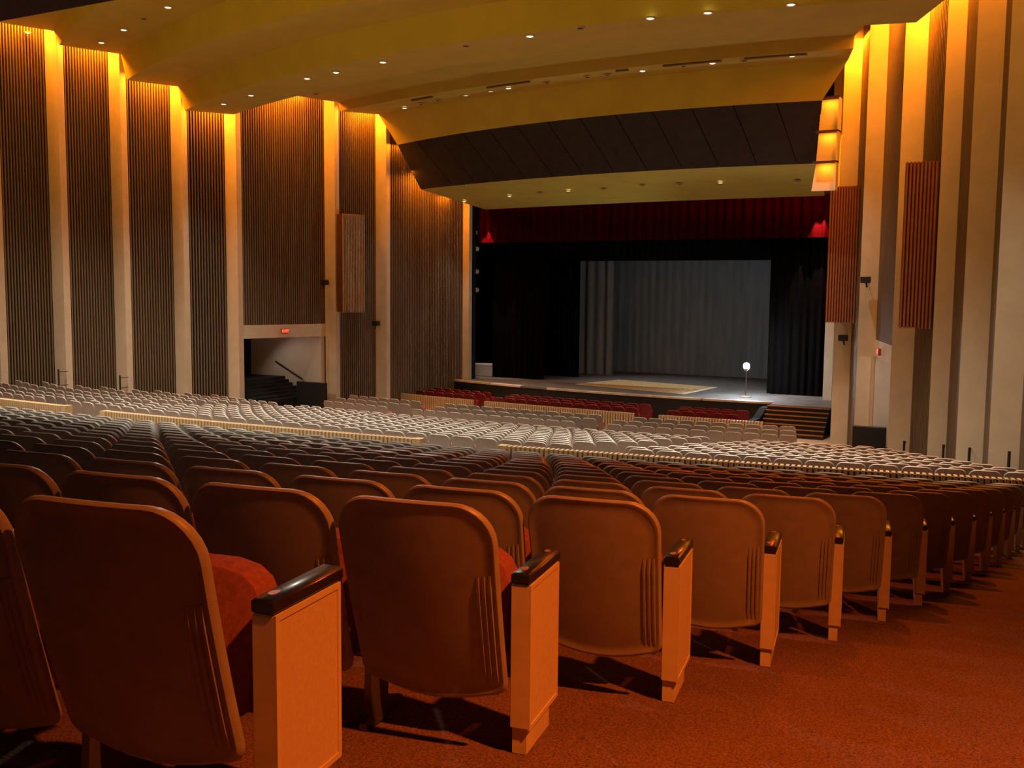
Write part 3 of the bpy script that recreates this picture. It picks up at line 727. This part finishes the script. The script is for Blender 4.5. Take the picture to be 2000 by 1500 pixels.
def wall_lantern(x, y, z, label, s):
    o = thing('wall_lantern', label, 'stage light', (x, y, z), 0, 'small black lanterns on the wall fins')
    MB().tube((0,.28,.0),(0,.05,0),.02,n=6).build('bracket', M['metal'], o)
    MB().box(-.15,.15,-.14,.08,-.10,.12,.02).build('housing', M['metal'], o)
    MB().tube((.02*s,-.02,-.10),(.05*s,-.02,-.24),.03,n=8).build('yoke', M['metal'], o)
wall_lantern(-27.33, 34.22, .29, 'small black lantern high on the fin right of the left doorway', -1)
wall_lantern(-26.2, 36.37, -1.49, 'small black lantern low on the left fin nearest the stage', -1)
wall_lantern(-5.2, 34.22, .47, 'small black lantern on the right wall between the two hung boxes', 1)
wall_lantern(-6.2, 36.37, -1.53, 'small black lantern below the hung box beside the stage', 1)
def exit_sign(x, y, z, ang, label):
    o = thing('exit_sign', label, 'sign', (x, y, z), ang, 'lit exit signs')
    MB().box(-.17,.17,-.06,.03,-.11,.11,.01).build('housing', M['exitbox'], o)
    c = bpy.data.curves.new('exit_text', 'FONT'); c.body = 'EXIT'; c.size = .17; c.extrude = .006; c.align_x = 'CENTER'; c.align_y = 'CENTER'; c.offset = .004
    tmp = bpy.data.objects.new('exit_text', c); COL.objects.link(tmp); bpy.context.view_layer.update()
    me = bpy.data.meshes.new_from_object(tmp.evaluated_get(bpy.context.evaluated_depsgraph_get())); bpy.data.objects.remove(tmp)
    me.materials.clear(); me.materials.append(M['exit'])
    l = link('letters', me, o, (0,-.068,0)); l.rotation_euler = (R(90),0,0); tag(l, 'glowing red EXIT letters')
exit_sign(-27.98, 32.35, -1.75, R(77), 'red lit exit sign on the lintel of the left doorway')
exit_sign(-4.42, 32.35, -1.75, R(-77), 'red lit exit sign on the lintel of the right doorway')
o = MB().box(-28.3,-26.75,33.45,33.6,-5.45,-3.95,.02).build('doorway_screen', M['black'], None); tag(o, 'black half-height screen at the left doorway', 'screen')
o = MB().box(-5.3,-4.28,33.45,33.6,-5.45,-4.22,.02).build('doorway_screen', M['black'], None); tag(o, 'black half-height screen at the right doorway', 'screen')
hr = thing('handrail', 'dark sloping handrail on the wall inside the left doorway', 'handrail', (-29.3, 34.15, -4))
MB().tube((-.75,-.02,.80),(.72,-.02,.10),.035,n=8).build('rail', M['metal'], hr, True)
for f in (.15,.85): MB().tube((-.75+1.47*f,-.02,.80-.7*f),(-.75+1.47*f,.09,.78-.7*f),.015,n=6).build('bracket', M['metal'], hr)
for i, (x, y, z0, z1, wd) in enumerate([(-3.3,29.7,-4.75,-4.08,'first'),(-2.16,28.1,-4.6,-3.88,'second'),(-1.43,26.1,-4.45,-3.63,'third'),(-.53,24.1,-4.3,-3.37,'fourth')]):
    o = thing('wall_rail', f'short dark vertical grab rail at the right wall foot, {wd} from the stage end', 'handrail', (x, y, z0), 0, 'grab rails at the right wall')
    MB().tube((0,0,0),(0,0,z1-z0),.032,n=8).build('bar', M['metal'], o, True)
    for z in (.12, z1-z0-.1): MB().tube((0,0,z),(0,.5,z),.014,n=6).build('bracket', M['metal'], o)
for i, (x, y, z0, z1, wd) in enumerate([(-31.55,24.2,-3.7,-2.98,'left'),(-30.7,26.2,-3.9,-3.3,'right')]):
    o = thing('wall_rail', f'short dark grab rail at the left wall foot, {wd} one of two', 'handrail', (x, y, z0), 0, 'grab rails at the left wall')
    MB().tube((0,0,0),(0,0,z1-z0),.032,n=8).build('bar', M['metal'], o, True)
    for z in (.12, z1-z0-.1): MB().tube((0,0,z),(0,.4,z),.014,n=6).build('bracket', M['metal'], o)

# ------------------------------------------------------------------ lift everything so that the front floor is near zero
for o in S.objects:
    if o.parent is None and o.type in ('MESH', 'EMPTY'): o.location.z += ZC
